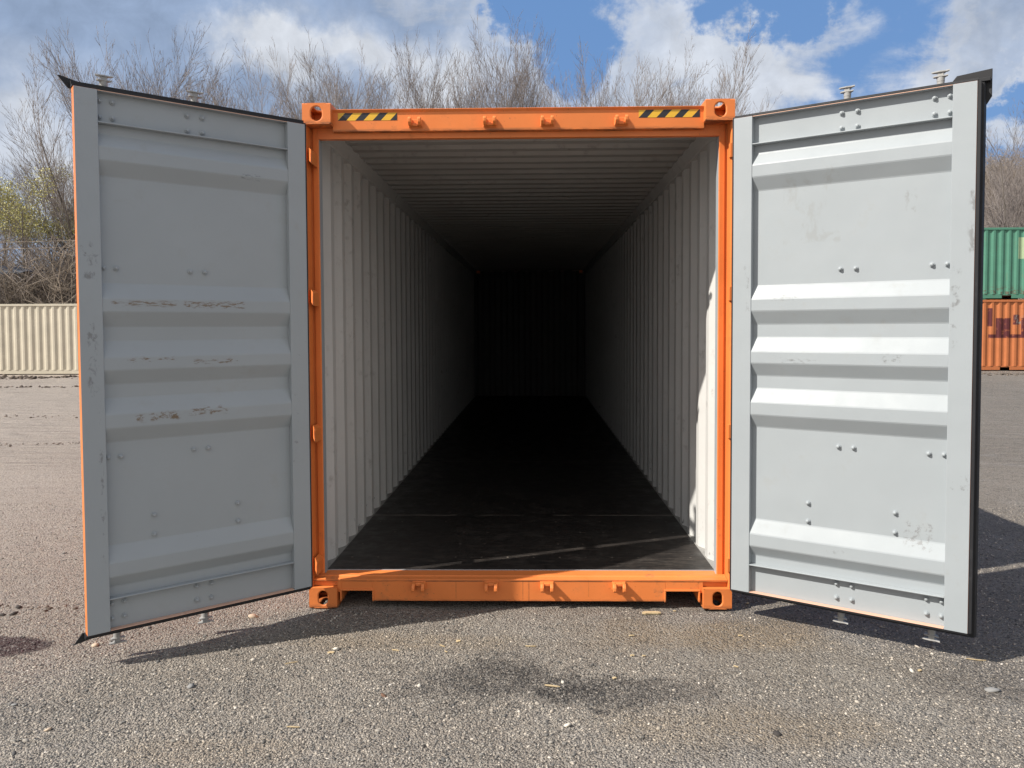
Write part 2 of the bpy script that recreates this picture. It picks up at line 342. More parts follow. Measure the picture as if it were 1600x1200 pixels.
# ------------------------------------------------------------------ mesh builder
class MB:
    def __init__(s): s.v = []; s.f = []; s.mi = []; s.sm = []
    def add(s, vs, fs, mi=0, smooth=False):
        o = len(s.v); s.v += [tuple(q) for q in vs]
        for k, f in enumerate(fs):
            s.f.append([i + o for i in f]); s.mi.append(mi[k] if isinstance(mi, (list, tuple)) else mi); s.sm.append(smooth)
        return s
    def box(s, x0, x1, y0, y1, z0, z1, mi=0):
        """mi: one slot or six (-x,+x,-y,+y,-z,+z)"""
        v = [(x0, y0, z0), (x1, y0, z0), (x1, y1, z0), (x0, y1, z0), (x0, y0, z1), (x1, y0, z1), (x1, y1, z1), (x0, y1, z1)]
        f = [(0, 4, 7, 3), (1, 2, 6, 5), (0, 1, 5, 4), (3, 7, 6, 2), (0, 3, 2, 1), (4, 5, 6, 7)]
        return s.add(v, f, mi)
    def prism(s, poly, axis, a, b, mi=0):
        """poly in the two other axes (cyclic order x->yz, y->xz, z->xy), swept along axis from a to b"""
        n = len(poly)
        def P(p, q):
            return {'x': (q, p[0], p[1]), 'y': (p[0], q, p[1]), 'z': (p[0], p[1], q)}[axis]
        v = [P(p, a) for p in poly] + [P(p, b) for p in poly]
        f = [tuple(range(n)), tuple(range(2 * n - 1, n - 1, -1))] + [(i, i + n, (i + 1) % n + n, (i + 1) % n) for i in range(n)]
        return s.add(v, f, mi)
    def sheet(s, prof, axis, a, b, off, mi=(0, 1)):
        """open profile swept into a thin two-skinned sheet; off = (d0,d1) added to the second skin"""
        n = len(prof)
        def P(p, q): return {'x': (q, p[0], p[1]), 'y': (p[0], q, p[1]), 'z': (p[0], p[1], q)}[axis]
        v = [P(p, a) for p in prof] + [P(p, b) for p in prof]
        pr2 = [(p[0] + off[0], p[1] + off[1]) for p in prof]
        v += [P(p, a) for p in pr2] + [P(p, b) for p in pr2]
        f = []; mm = []
        for i in range(n - 1):
            f.append((i, i + 1, i + 1 + n, i + n)); mm.append(mi[0])
            f.append((2 * n + i, 3 * n + i, 3 * n + i + 1, 2 * n + i + 1)); mm.append(mi[1])
        f += [(0, n, 3 * n, 2 * n), (n - 1, 3 * n - 1, 4 * n - 1, 2 * n - 1)]; mm += [mi[1]] * 2
        for i in range(n - 1):
            f.append((i, 2 * n + i, 2 * n + i + 1, i + 1)); f.append((n + i, n + i + 1, 3 * n + i + 1, 3 * n + i)); mm += [mi[1]] * 2
        return s.add(v, f, mm)
    def tube(s, p0, p1, r0, r1=None, n=12, mi=0, caps=True):
        r1 = r0 if r1 is None else r1
        p0, p1 = Vector(p0), Vector(p1); d = (p1 - p0).normalized()
        a = d.orthogonal().normalized(); b = d.cross(a)
        v = []
        for p, r in ((p0, r0), (p1, r1)):
            for k in range(n):
                q = 2 * math.pi * k / n; v.append(p + (a * math.cos(q) + b * math.sin(q)) * r)
        s.add(v, [(k, (k + 1) % n, (k + 1) % n + n, k + n) for k in range(n)], mi, True)
        if caps:
            s.add(v[:n], [tuple(range(n - 1, -1, -1))], mi); s.add(v[n:], [tuple(range(n))], mi)
        return s
    def build(s, name, mats, parent=None, bevel=0, loc=None):
        me = bpy.data.meshes.new(name); me.from_pydata(s.v, [], s.f); me.validate(clean_customdata=False)
        for q in (mats if isinstance(mats, (list, tuple)) else [mats]): me.materials.append(q)
        if len(me.polygons) == len(s.f):
            me.polygons.foreach_set('material_index', s.mi); me.polygons.foreach_set('use_smooth', s.sm)
        import bmesh
        bm = bmesh.new(); bm.from_mesh(me); bmesh.ops.recalc_face_normals(bm, faces=bm.faces) if len(s.f) < 4000 else None
        bm.to_mesh(me); bm.free()
        o = bpy.data.objects.new(name, me); COL.objects.link(o)
        if parent: o.parent = parent
        if loc: o.location = loc
        if bevel:
            bv = o.modifiers.new('bevel', 'BEVEL'); bv.width = bevel; bv.segments = 2; bv.limit_method = 'ANGLE'; bv.angle_limit = math.radians(35)
        return o

def tag(o, label=None, cat=None, group=None, kind=None):
    if label: o['label'] = label
    if cat: o['category'] = cat
    if group: o['group'] = group
    if kind: o['kind'] = kind
    return o
def empty(name, loc=(0, 0, 0), rz=0):
    o = bpy.data.objects.new(name, None); COL.objects.link(o); o.location = loc; o.rotation_euler = (0, 0, rz); return o
def copy_part(o, parent, loc=None, rot=None):
    c = o.copy(); COL.objects.link(c); c.parent = parent
    if loc is not None: c.location = loc
    if rot is not None: c.rotation_euler = rot
    return c
def fast_mesh(name, V, F, mats, parent=None, smooth=False):
    """V (n,3) float array, F (m,k) int array"""
    me = bpy.data.meshes.new(name); k = F.shape[1]
    me.vertices.add(len(V)); me.vertices.foreach_set('co', np.ascontiguousarray(V, dtype=np.float32).ravel())
    me.loops.add(F.size); me.loops.foreach_set('vertex_index', np.ascontiguousarray(F, dtype=np.int32).ravel())
    me.polygons.add(len(F)); me.polygons.foreach_set('loop_start', np.arange(0, F.size, k, dtype=np.int32))
    me.polygons.foreach_set('loop_total', np.full(len(F), k, dtype=np.int32))
    if smooth: me.polygons.foreach_set('use_smooth', np.ones(len(F), dtype=bool))
    me.update(calc_edges=True)
    me.materials.append(mats)
    o = bpy.data.objects.new(name, me); COL.objects.link(o)
    if parent: o.parent = parent
    return o

# ------------------------------------------------------------------ ground
rng = np.random.default_rng(7)
def gz(x, y):
    p = Vector((x, y, 0))
    z = .010 * noise.noise(p * 1.3) + .006 * noise.noise(p * 4.1 + Vector((3, 1, 0))) + .003 * noise.noise(p * 11)
    d = max(abs(x), abs(y))
    fade = min(1, max(0, (y - 5) / 8))
    if y > 5:
        z += fade * (.05 * noise.noise(Vector((x * .12, y * .6, 4))) + .03 * noise.noise(Vector((x * .4, y * 1.9, 9))))
    # never above the container's underside near its feet
    return z - .008
def graded(lo, hi, a, b, step, g=1.12):
    c = list(np.arange(a, b + 1e-6, step)); s = step; v = b
    while v < hi: s *= g; v += s; c.append(v)
    s = step; v = a; left = []
    while v > lo: s *= g; v -= s; left.append(v)
    return np.array(left[::-1] + c)
def ground():
    xs = graded(-420, 420, -3.4, 3.4, .028, 1.07); ys = graded(-160, 460, -2.0, 1.2, .024, 1.06)
    nx, ny = len(xs), len(ys); V = np.zeros((nx * ny, 3)); k = 0
    for y in ys:
        for x in xs: V[k] = (x, y, gz(x, y)); k += 1
    i = np.arange((nx - 1) * (ny - 1)); r, c = i // (nx - 1), i % (nx - 1); a = r * nx + c
    F = np.stack([a, a + 1, a + nx + 1, a + nx], 1)
    o = fast_mesh('ground', V, F, M['ground'], smooth=True); tag(o, kind='structure')
ground()

def hull_stones(cx, cy, rad, seed, flat=.6):
    """many small faceted stones in one array"""
    r = np.random.default_rng(seed)
    ph = (1 + 5 ** .5) / 2
    ico = np.array([(-1, ph, 0), (1, ph, 0), (-1, -ph, 0), (1, -ph, 0), (0, -1, ph), (0, 1, ph), (0, -1, -ph), (0, 1, -ph), (ph, 0, -1), (ph, 0, 1), (-ph, 0, -1), (-ph, 0, 1)]) / 1.902
    fc = np.array([(0, 11, 5), (0, 5, 1), (0, 1, 7), (0, 7, 10), (0, 10, 11), (1, 5, 9), (5, 11, 4), (11, 10, 2), (10, 7, 6), (7, 1, 8), (3, 9, 4), (3, 4, 2), (3, 2, 6), (3, 6, 8), (3, 8, 9), (4, 9, 5), (2, 4, 11), (6, 2, 10), (8, 6, 7), (9, 8, 1)])
    n = len(cx)
    P = np.tile(ico, (n, 1, 1)) * (1 + r.uniform(-.28, .22, (n, 12, 1)))
    sc = np.stack([r.uniform(.7, 1.45, n), r.uniform(.65, 1.1, n), r.uniform(.4, .8, n) * flat / .6], 1)
    P *= sc[:, None, :]
    a = r.uniform(0, 6.283, n); ca, sa = np.cos(a), np.sin(a)
    tl = r.normal(0, .25, n)
    x, y, z = P[..., 0], P[..., 1], P[..., 2] + P[..., 0] * tl[:, None]
    P = np.stack([x * ca[:, None] - y * sa[:, None], x * sa[:, None] + y * ca[:, None], z], 2) * rad[:, None, None]
    zz = np.array([gz(px, py) for px, py in zip(cx, cy)])
    P[..., 0] += cx[:, None]; P[..., 1] += cy[:, None]; P[..., 2] += (zz + rad * .15)[:, None]
    V = P.reshape(-1, 3); F = (fc[None] + (np.arange(n) * 12)[:, None, None]).reshape(-1, 3)
    return V, F
def gravel():
    n = 125000
    y = -1.9 + 4.6 * rng.random(n * 2) ** 1.6
    half = 0.72 * (y + 4.6) + .3
    x = (rng.random(n * 2) * 2 - 1) * half
    # denser in the loose dark patch, thinner on the packed dirt
    dens = .55 + .7 * np.exp(-((x + .03) / .6) ** 2 - ((y + .95) / .25) ** 2) + .45 * np.exp(-((x + 1.9) / .9) ** 2 - ((y + 1.2) / .6) ** 2) - .38 * np.exp(-((x - 1) / .8) ** 2 - ((y + .4) / .5) ** 2) - .25 * np.exp(-((x - 1.2) / .9) ** 2 - ((y + 1.4) / .4) ** 2)
    nz = np.array([noise.noise(Vector((a * 1.7, b * 1.7, 2.2))) for a, b in zip(x, y)])
    keep = rng.random(n * 2) < dens + nz * .5
    keep &= ~((np.abs(x) < 1.22) & (y > -.02))
    x, y = x[keep], y[keep]
    rad = np.clip(rng.lognormal(-5.78, .40, len(x)), .0019, .014)
    V, F = hull_stones(x, y, rad, 11)
    o = fast_mesh('gravel', V, F, M['stone']); tag(o, kind='stuff', label='loose grey and tan gravel scattered over the packed ground', cat='gravel')
gravel()

def clods():
    r = np.random.default_rng(3); L = []
    for (x0, x1, y0, y1, n, r0, r1) in ((-21, -15, 20.6, 22.6, 260, .03, .10), (-19, -13, 17.2, 17.9, 150, .02, .06), (-9, -6.2, 6.2, 6.8, 120, .008, .022), (-12, -7, 9.6, 10.3, 120, .012, .035), (-3.3, -2.5, -.04, .06, 26, .008, .02), (14, 20, 20, 22.5, 160, .02, .06)):
        q = r.random(n); x = x0 + (x1 - x0) * q; y = y0 + (y1 - y0) * (.5 + .2 * np.sin(q * 7) + r.normal(0, .16, n)); rad = r0 + (r1 - r0) * r.random(n) ** 2.5
        L.append((x, y, rad))
    x, y, rad = (np.concatenate([q[k] for q in L]) for k in range(3)); V, F = hull_stones(x, y, rad, 31)
    m = mat_island('turned_soil', [(0, (.07, .055, .045)), (.6, (.13, .105, .085)), (1, (.24, .20, .165))], .95)
    tag(fast_mesh('dirt_clods', V, F, m), 'dark clods of turned soil lying in strips across the yard', 'soil', kind='stuff')
clods()
def pebbles():
    spots = [(525, 1012, .016, 0), (886, 1131, .017, 0), (655, 1070, .013, 0), (1425, 1048, .011, 0), (880, 1064, .012, 0), (1550, 1077, .028, 1), (297, 1070, .022, 1), (22, 1098, .018, 1), (75, 1137, .018, 2), (148, 1007, .02, 2), (395, 962, .03, 2), (30, 948, .02, 3), (22, 958, .022, 3), (4, 959, .018, 3), (662, 1167, .012, 3), (1214, 1146, .016, 3), (600, 1086, .012, 4)]
    cols = {0: (.62, .58, .50), 1: (.24, .24, .235), 2: (.50, .40, .30), 3: (.05, .045, .042), 4: (.16, .09, .06)}
    nm = {0: 'pale', 1: 'flat grey', 2: 'tan', 3: 'blackish', 4: 'reddish brown'}
    ms = {k: paint('pebble_%s' % nm[k].replace(' ', '_'), c, dirt=(.2, .18, .15), dirt_amt=.4, rough=.85, wave=.0005) for k, c in cols.items()}
    where = ['below the left end of the door shadow', 'in front of the dark gravel patch near the bottom edge', 'in the left part of the dark gravel patch', 'right of the dark gravel patch, below the right door', 'beside the wood splinter in the dark gravel patch',
             'at the far right below the right door shadow', 'below the tip of the left door shadow', 'near the left edge below the dark purplish patch', 'lower left corner among the gravel', 'below the outer corner of the left door', 'between the left door shadow and the container corner',
             'upper one of three above the dark purplish patch', 'middle one of three above the dark purplish patch', 'leftmost of three above the dark purplish patch at the frame edge', 'near the bottom edge below the dark patch', 'near the bottom edge right of the centre', 'on the left rim of the dark gravel patch']
    for (u, v, r, k), wh in zip(spots, where):
        x, y = pix(u, v); V, F = hull_stones(np.array([0.]), np.array([0.]), np.array([r]), int(u + v), .38 if k == 1 else .6)
        V[:, 2] -= gz(0, 0)
        o = fast_mesh('pebble', V, F, ms[k]); o.location = (x, y, gz(x, y))
        tag(o, '%s pebble %s' % (nm[k], wh), 'pebble', 'larger pebbles lying on the gravel yard')
CM = scene.camera.matrix_world.to_3x3(); CP = scene.camera.matrix_world.translation
def pix(u, v, z=0):
    """ground point measured from the photograph"""
    d = CM @ Vector(((u - 809.27) / 1206.142, -(v - 559.1) / 1206.142, -1)); t = (z - CP.z) / d.z
    p = CP + d * t; return p.x, p.y
pebbles()

def chips():
    L = [(1018, 959, .105, .026, 0, 'largest flat brown wood offcut lying below the right part of the sill'), (716, 999, .022, .018, .4, 'small square pale wood chip left of centre below the door shadow'),
         (691, 1007, .035, .005, -.5, 'thin pale wood splinter above the square chip, left of centre'), (697, 1017, .022, .004, -.7, 'short pale splinter just below another splinter left of centre'),
         (829, 1008, .055, .006, -.12, 'long pale wood splinter above the dark gravel patch'), (863, 1070, .07, .008, -.3, 'long bright splinter crossing the dark gravel patch'),
         (618, 1015, .04, .006, -.4, 'pale curved splinter at the left under the door shadow'), (517, 1019, .035, .018, .1, 'flat pale wood chip below the left corner casting'),
         (987, 992, .03, .010, .3, 'brown wood chip below the flat offcut'), (1054, 954, .018, .008, 0, 'tiny yellow chip right of the flat offcut'),
         (1157, 990, .024, .010, -.1, 'small yellow chip below the right corner casting'), (1150, 1039, .024, .006, -.8, 'small yellow splinter lower below the right corner casting'),
         (988, 1023, .022, .010, 0, 'small pale chip right of the dark gravel patch, left of its twin'), (1006, 1024, .018, .009, 0, 'small pale chip right of the dark gravel patch, right of its twin'),
         (458, 1135, .055, .004, .05, 'thin straw-like splinter near the lower left'), (1525, 1030, .09, .005, -.05, 'long thin straw lying just below the right door shadow'),
         (1168, 941, .02, .014, .6, 'tiny pale chip beside the right corner casting'), (1437, 1048, .02, .012, .2, 'tiny white chip below the right door'), (455, 1035, .06, .004, .25, 'thin straw below the left door shadow'),
         (960, 1058, .02, .014, .5, 'pale chip on the right side of the dark gravel patch')]
    for i, (u, v, ln, wd, a, lab) in enumerate(L):
        x, y = pix(u, v); r = random.Random(i); n = 7; m = MB(); h = .009 if i == 0 else .0035
        up = []; lo = []
        for k in range(n):
            q = k / (n - 1); w = wd * (.5 + .12 * r.uniform(-1, 1)) * (0.35 + .65 * min(1, 6 * q, 6 * (1 - q))); cxk = (q - .5) * ln; c = .06 * ln * math.sin(3 * q + i)
            up.append((cxk, c + w)); lo.append((cxk, c - w))
        m.prism(lo + up[::-1], 'z', 0, h)
        o = m.build('wood_chip', M['wood']); o.location = (x, y, gz(x, y) + .004); o.rotation_euler = (r.uniform(-.1, .15), r.uniform(-.06, .06), a)
        tag(o, lab, 'wood chip', 'wood chips and splinters on the ground')
chips()

# ------------------------------------------------------------------ the orange container
W, H, LEN = 1.219, 2.896, 12.192
cont = empty('shipping_container')
tag(cont, 'open orange high shipping container with grey-white doors swung wide and a dark empty interior', 'shipping container')

def grimy(name, base, bands, drips):
    m = M[base].copy(); m.name = name; t, b, col = lastpaint(m); c = objco(t); s_ = t.node('ShaderNodeSeparateXYZ', in_0=c); X, Z = s_.outputs[0], s_.outputs[2]
    mp = t.node('ShaderNodeMapping', in_Vector=c); mp.inputs['Scale'].default_value = (1.0, 1, 8); n = t.noise(mp.outputs[0], 7, 6, .75, .2); n2 = t.noise(c, 48, 5, .75)
    for z0, z1, amt in bands:
        w = t.m('MULTIPLY', t.ss(Z, z0 - .002, z0), t.ss(Z, z0, z1, 1, 0))
        col = t.mix(t.m('MULTIPLY', t.m('MULTIPLY', w, t.ss(n, .36, .60)), amt), col, (.09, .05, .03))
    for x0, x1, z0, z1 in drips:
        w = window(t, X, Z, x0, x1, z0, z1, .004); col = t.mix(t.m('MULTIPLY', w, t.lin(n2, .3, .7, .25, .8)), col, (.14, .06, .025))
    # small chips down to primer and steel
    k = t.m('MULTIPLY', t.ss(n2, .66, .70), t.ss(t.noise(c, 5, 3), .48, .60)); col = t.mix(k, col, (.10, .055, .035))
    t.l.new(col, b.inputs['Base Color']); return m
M['header'] = grimy('grimy_header_paint', 'orange', [(2.7495, 2.768, .75), (2.715, 2.722, .5)], [(-.02, .10, 2.7495, 2.7505)])
M['sill'] = grimy('scraped_sill_paint', 'orange_worn', [(.148, .1635, .8), (.034, .050, .6)], [(.018, .022, .04, .158), (.052, .058, .03, .155), (-.37, -.367, .05, .15), (.40, .402, .06, .16)])
M['casting'] = grimy('scraped_casting_paint', 'orange_worn', [(0, .03, .8)], [])
def holed(m, c, u, v, n, w, h, a, b, depth=.014, mi=0):
    """rectangular face (centre c, in-plane axes u,v, outward n) with a stadium hole of half sizes a,b and a short inner collar"""
    c, u, v, n = Vector(c), Vector(u), Vector(v), Vector(n); N = 32; ang = [2 * math.pi * k / N for k in range(N)]
    ca = [math.atan2(sy * h / 2, sx * w / 2) % (2 * math.pi) for sx, sy in ((1, 1), (-1, 1), (-1, -1), (1, -1))]
    for q in ca:
        k = min(range(N), key=lambda i: abs((ang[i] - q + math.pi) % (2 * math.pi) - math.pi)); ang[k] = q
    out, inn = [], []
    for q in ang:
        cx, cy = math.cos(q), math.sin(q)
        t = min(w / 2 / abs(cx) if abs(cx) > 1e-9 else 9, h / 2 / abs(cy) if abs(cy) > 1e-9 else 9)
        out.append(c + u * cx * t + v * cy * t)
        # stadium: straight sides along the longer axis
        r = min(a, b); L = max(a, b) - r
        if b >= a: px, py = r * cx, r * cy + (L if cy > 0 else -L)
        else: px, py = r * cx + (L if cx > 0 else -L), r * cy
        inn.append(c + u * px + v * py)
    back = [p - n * depth for p in inn]; back2 = [p - n * depth for p in out]
    m.add(out + inn + back + back2, [(k, (k + 1) % N, N + (k + 1) % N, N + k) for k in range(N)] + [(N + k, N + (k + 1) % N, 2 * N + (k + 1) % N, 2 * N + k) for k in range(N)]
          + [(2 * N + k, 2 * N + (k + 1) % N, 3 * N + (k + 1) % N, 3 * N + k) for k in range(N)], mi)
def fitting(sx, yfront, top):
    """hollow ISO corner casting, own origin at its outer bottom front corner"""
    m = MB(); w, dpt, h = .162, .178, .118
    x0, x1 = (0, w) if sx < 0 else (-w, 0); yy = dpt if yfront else -dpt
    cy = yy / 2; cx = (x0 + x1) / 2
    ny = -1 if yfront else 1
    ov = (.0265, .041) if not top else (.031, .040)
    holed(m, (cx, 0, h / 2), (1, 0, 0), (0, 0, 1), (0, ny, 0), w, h, *ov)
    xo = 0
    holed(m, (xo, cy, h / 2), (0, 1, 0), (0, 0, 1), (sx, 0, 0), dpt, h, .040, .030)
    zt = h if top else 0
    holed(m, (cx, cy, zt), (1, 0, 0), (0, 1, 0), (0, 0, 1 if top else -1), w, dpt, .032, .062)
    xi = x1 if sx < 0 else x0
    m.add([(xi, 0, 0), (xi, yy, 0), (xi, yy, h), (xi, 0, h)], [(0, 1, 2, 3)]); m.add([(x0, yy, 0), (x1, yy, 0), (x1, yy, h), (x0, yy, h)], [(0, 1, 2, 3)])
    zb = 0 if top else h
    m.add([(x0, 0, zb), (x1, 0, zb), (x1, yy, zb), (x0, yy, zb)], [(0, 1, 2, 3)])
    return m
for top in (0, 1):
    for sx in (-1, 1):
        for yf in (1, 0):
            m = fitting(sx, yf, top)
            o = m.build('corner_casting', M['casting'], cont)
            # weld so the bevel can round the outer edges
            wd = o.modifiers.new('weld', 'WELD'); wd.merge_threshold = .0005
            bv = o.modifiers.new('bevel', 'BEVEL'); bv.width = .007; bv.segments = 3; bv.limit_method = 'ANGLE'; bv.angle_limit = math.radians(50)
            o.location = (sx * W, 0 if yf else LEN, (H - .118) if top else 0)

FT = .162
hp = .062   # header set back behind the castings
def header():
    m = MB()
    # profile in (y, z)
    prof = [(hp, 2.7495), (hp, 2.856), (hp - .012, 2.869), (hp - .012, 2.872), (hp + .01, 2.877), (.20, 2.877), (.20, 2.868), (hp + .05, 2.760), (hp + .05, 2.7495)]
    m.prism(prof, 'x', -W + FT - .004, W - FT + .004)
    m.build('door_header', M['header'], cont, bevel=.003)
    m = MB(); m.box(-1.1565, 1.1565, .0985, .135, 2.716, 2.7485)
    for a, b in ((-1.1565, -1.04), (1.04, 1.1565)): m.box(a, b, .0985, .135, 2.7487, 2.779)
    m.build('header_stop', M['orange'], cont)
header()
def sill():
    sp = .030
    m = MB()
    def face(x0, x1, z0): m.box(x0, x1, sp, sp + .012, z0, .160)
    z0 = .034
    # front face in three pieces round the two fork recesses
    P = [(-W + FT - .004, -1.036), (-.857, .847), (1.034, W - FT + .004)]
    face(*P[1], z0)
    m.box(P[0][0], -1.036, sp, sp + .012, z0 + .05, .160); m.box(1.034, P[2][1], sp, sp + .012, z0 + .05, .160)
    m.box(-1.036, -.857, sp, sp + .012, .098, .160); m.box(.847, 1.034, sp, sp + .012, .098, .160)
    for a, b in ((-1.036, -.857), (.847, 1.034)):     # recess lining
        m.box(a - .010, a, sp - .006, .45, .032, .094); m.box(b, b + .010, sp - .006, .45, .032, .094); m.box(a - .010, b + .010, sp - .006, .45, .0945, .1045)
    # stepped threshold
    m.prism([(sp - .002, .150), (sp - .002, .1625), (.068, .1655), (.075, .1715), (.105, .1725), (.112, .1665), (.172, .1705), (.172, .12), (sp + .013, .12), (sp + .013, .150)], 'x', -1.201, 1.201)
    m.build('door_sill', M['sill'], cont, bevel=.002)
    m = MB(); m.box(-1.1535, 1.1535, .1725, .178, .150, .1735)
    m.build('threshold_edge', M['grey'], cont)
sill()

def post(sx):
    m = MB(); s = sx
    # plan profile (x,y): outer leaf, groove, seat face, return to the inside
    pr = [(1.219, .017), (1.207, .017), (1.202, .026), (1.202, .112), (1.190, .112), (1.188, .100), (1.158, .100), (1.154, .106), (1.154, .170), (1.165, .178), (1.219, .178)]
    m.prism([(s * p[0], p[1]) for p in pr], 'z', .118, 2.778, [0] * 2 + [0] * 7 + [1] * 2 + [0] * 2)
    o = m.build('corner_post', [M['orange'], M['grey']], cont, bevel=.002)
for sx in (-1, 1): post(sx)
# rear posts
for sx in (-1, 1):
    m = MB(); m.box(*sorted((sx * 1.219, sx * 1.15)), LEN - .16, LEN, .118, 2.778, [1 if sx > 0 else 0, 0 if sx > 0 else 1, 1, 0, 0, 0]); m.build('corner_post', [M['orange'], M['endshade']], cont)  # inner faces take the painted shade colour

def wallmat():
    m = M['inner'].copy(); m.name = 'scuffed_interior_paint'; t, b, col = lastpaint(m); c = objco(t); Z = t.node('ShaderNodeSeparateXYZ', in_0=c).outputs[2]
    n = t.noise(c, 22, 6, .75, .6); k = t.m('MULTIPLY', t.ss(n, .60, .68), t.ss(Z, .42, .20)); col = t.mix(t.m('MULTIPLY', k, .8), col, (.05, .05, .05))
    mp = t.node('ShaderNodeMapping', in_Vector=c); mp.inputs['Scale'].default_value = (12, 12, .8); n = t.noise(mp.outputs[0], 2.2, 6, .75, .3)
    col = t.mix(t.m('MULTIPLY', t.ss(n, .66, .72), .45), col, (.12, .11, .10)); t.l.new(col, b.inputs['Base Color']); return m
M['wall'] = wallmat(); M['railin'] = paint('grimy_rail_paint', (.30, .30, .29), dirt=(.04, .04, .04), dirt_amt=.9, rough=.7)
# side walls, vertical corrugation
def wallprof(y0, y1, pitch=.278, d=.036, xi=1.176):
    pts = [(xi, y0)]; y = y0 + .05
    while y + pitch < y1:
        pts += [(xi, y), (xi + d, y + .068), (xi + d, y + .138), (xi, y + .206)]; y += pitch
    pts.append((xi, y1)); return pts
for sx in (-1, 1):
    pr = [(sx * x, y) for x, y in wallprof(.178, LEN - .16)]
    m = MB(); m.sheet(pr, 'z', .153, 2.80, (sx * .003, 0), (0, 1)); m.build('side_wall', [M['wall'], M['orange']], cont)
    a, b = sorted((sx * 1.160, sx * 1.2165)); m = MB()
    m.prism([(sx * 1.2165, 2.846), (sx * 1.140, 2.846), (sx * 1.140, 2.838), (sx * 1.168, 2.760), (sx * 1.2165, 2.752)], 'y', .178, LEN - .178)
    m.build('top_side_rail', [M['inner']], cont, bevel=.003)
    a, b = sorted((sx * 1.165, sx * 1.2165)); m = MB(); m.box(a, b, .178, LEN - .178, .03, .1655, [0 if sx > 0 else 1, 1 if sx > 0 else 0, 1, 1, 1, 0]); m.build('bottom_side_rail', [M['railin'], M['orange']], cont)
# roof, corrugation across
pts = [(.125, 2.834), (.30, 2.834)]; y = .30
while y + .209 < LEN - .2:
    pts += [(y + .035, 2.834), (y + .060, 2.858), (y + .150, 2.858), (y + .175, 2.834)]; y += .209
pts.append((LEN - .05, 2.834))
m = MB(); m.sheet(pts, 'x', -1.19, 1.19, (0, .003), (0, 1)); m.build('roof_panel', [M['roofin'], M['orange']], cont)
for sx in (-1, 1):
    m = MB(); m.box(*sorted((sx * 1.12, sx * 1.2165)), LEN - .186, LEN - .1805, 2.752, 2.846); m.build('shade_cover_plate', M['endshade'], cont)  # plates added to hide the rear castings behind painted shade
# end wall and floor
pts = [(-1.15, LEN - .09)]; x = -1.13
while x + .25 < 1.15:
    pts += [(x, LEN - .09), (x + .05, LEN - .045), (x + .12, LEN - .045), (x + .17, LEN - .09)]; x += .25
pts.append((1.15, LEN - .09))
m = MB(); m.sheet(pts, 'z', .13, 2.84, (0, .003), (0, 1)); m.build('end_wall', [M['endshade'], M['orange']], cont)  # inside skin darkened to stand for interior shade
m = MB(); m.box(-1.057, 1.057, LEN - .09, LEN, .03, .125); m.build('end_sill', M['orange'], cont)
m = MB(); m.box(-1.057, 1.057, LEN - .06, LEN - .01, 2.862, 2.88); m.build('end_header', M['orange'], cont)
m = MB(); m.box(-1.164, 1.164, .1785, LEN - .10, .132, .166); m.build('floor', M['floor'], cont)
m = MB()
for y in np.arange(.6, LEN - .2, .45): m.box(-1.16, 1.16, y, y + .045, .04, .1315)
m.build('cross_members', M['rail'], cont); bpy.context.scene.objects['cross_members'].name = 'floor_beams'

# hazard tape
for x0, x1, z0 in ((-1.030, -.690, 2.811), (.690, 1.036, 2.812)):
    m = MB(); m.box(0, x1 - x0, -.0008, 0, 0, .043); o = m.build('hazard_tape', M['tape'], cont, loc=(x0, hp - .0006, z0))

# cam keepers
def keeper(flip):
    m = MB(); f = -1 if flip else 1
    m.box(-.040, .040, -.008, 0, -.024, .024)
    for sx in (-1, 1):
        pr = [(-.006, -.022 * f), (-.040, -.020 * f), (-.058, -.004 * f), (-.060, .016 * f), (-.050, .028 * f), (-.036, .022 * f), (-.032, .004 * f), (-.022, .002 * f), (-.014, .022 * f), (-.006, .024 * f)]
        a, b = sorted((sx * .018, sx * .037)); m.prism(pr, 'x', a, b)
    m.box(-.019, .019, -.030, -.006, *sorted((-.020 * f, -.002 * f)))
    return m
kt = keeper(False).build('cam_keeper', M['orange'], cont, bevel=.004)
kb = keeper(True).build('cam_keeper', M['orange'], cont, bevel=.004)
for i, x in enumerate((-.576, -.155, .168, .583)):
    (kt if i == 0 else copy_part(kt, cont)).location = (x * 1.012, hp, 2.790)
    (kb if i == 0 else copy_part(kb, cont)).location = (x * 1.0 - .008, .030, .128)

# hinge lugs on the posts
HZ = (.255, 1.025, 1.808, 2.612)
def lug(sx):
    m = MB()
    if sx < 0:     # wedge aslant at both ends, shaped like the sunlit patch it catches
        a, b, q = -1.186, -1.163, .022; z = .037
        v = [(a, .014, -z), (b, -.024, -z - q), (b, -.024, z - q), (a, .014, z)]; v += [(p[0], .10, p[2]) for p in v]
        m.add(v, [(0, 1, 2, 3), (4, 7, 6, 5), (0, 3, 7, 4), (1, 5, 6, 2), (0, 4, 5, 1), (3, 2, 6, 7)])
    else: m.box(1.1935, 1.2155, .002, .0345, -.040, .040)
    return m
for sx in (-1, 1):
    first = None
    for z in (.255, 1.025, 1.808, 2.612):
        if first is None: first = lug(sx).build('hinge_lug', M['orange'], cont, bevel=.002); first.location = (0, 0, z)
        else: copy_part(first, cont, (0, 0, z))
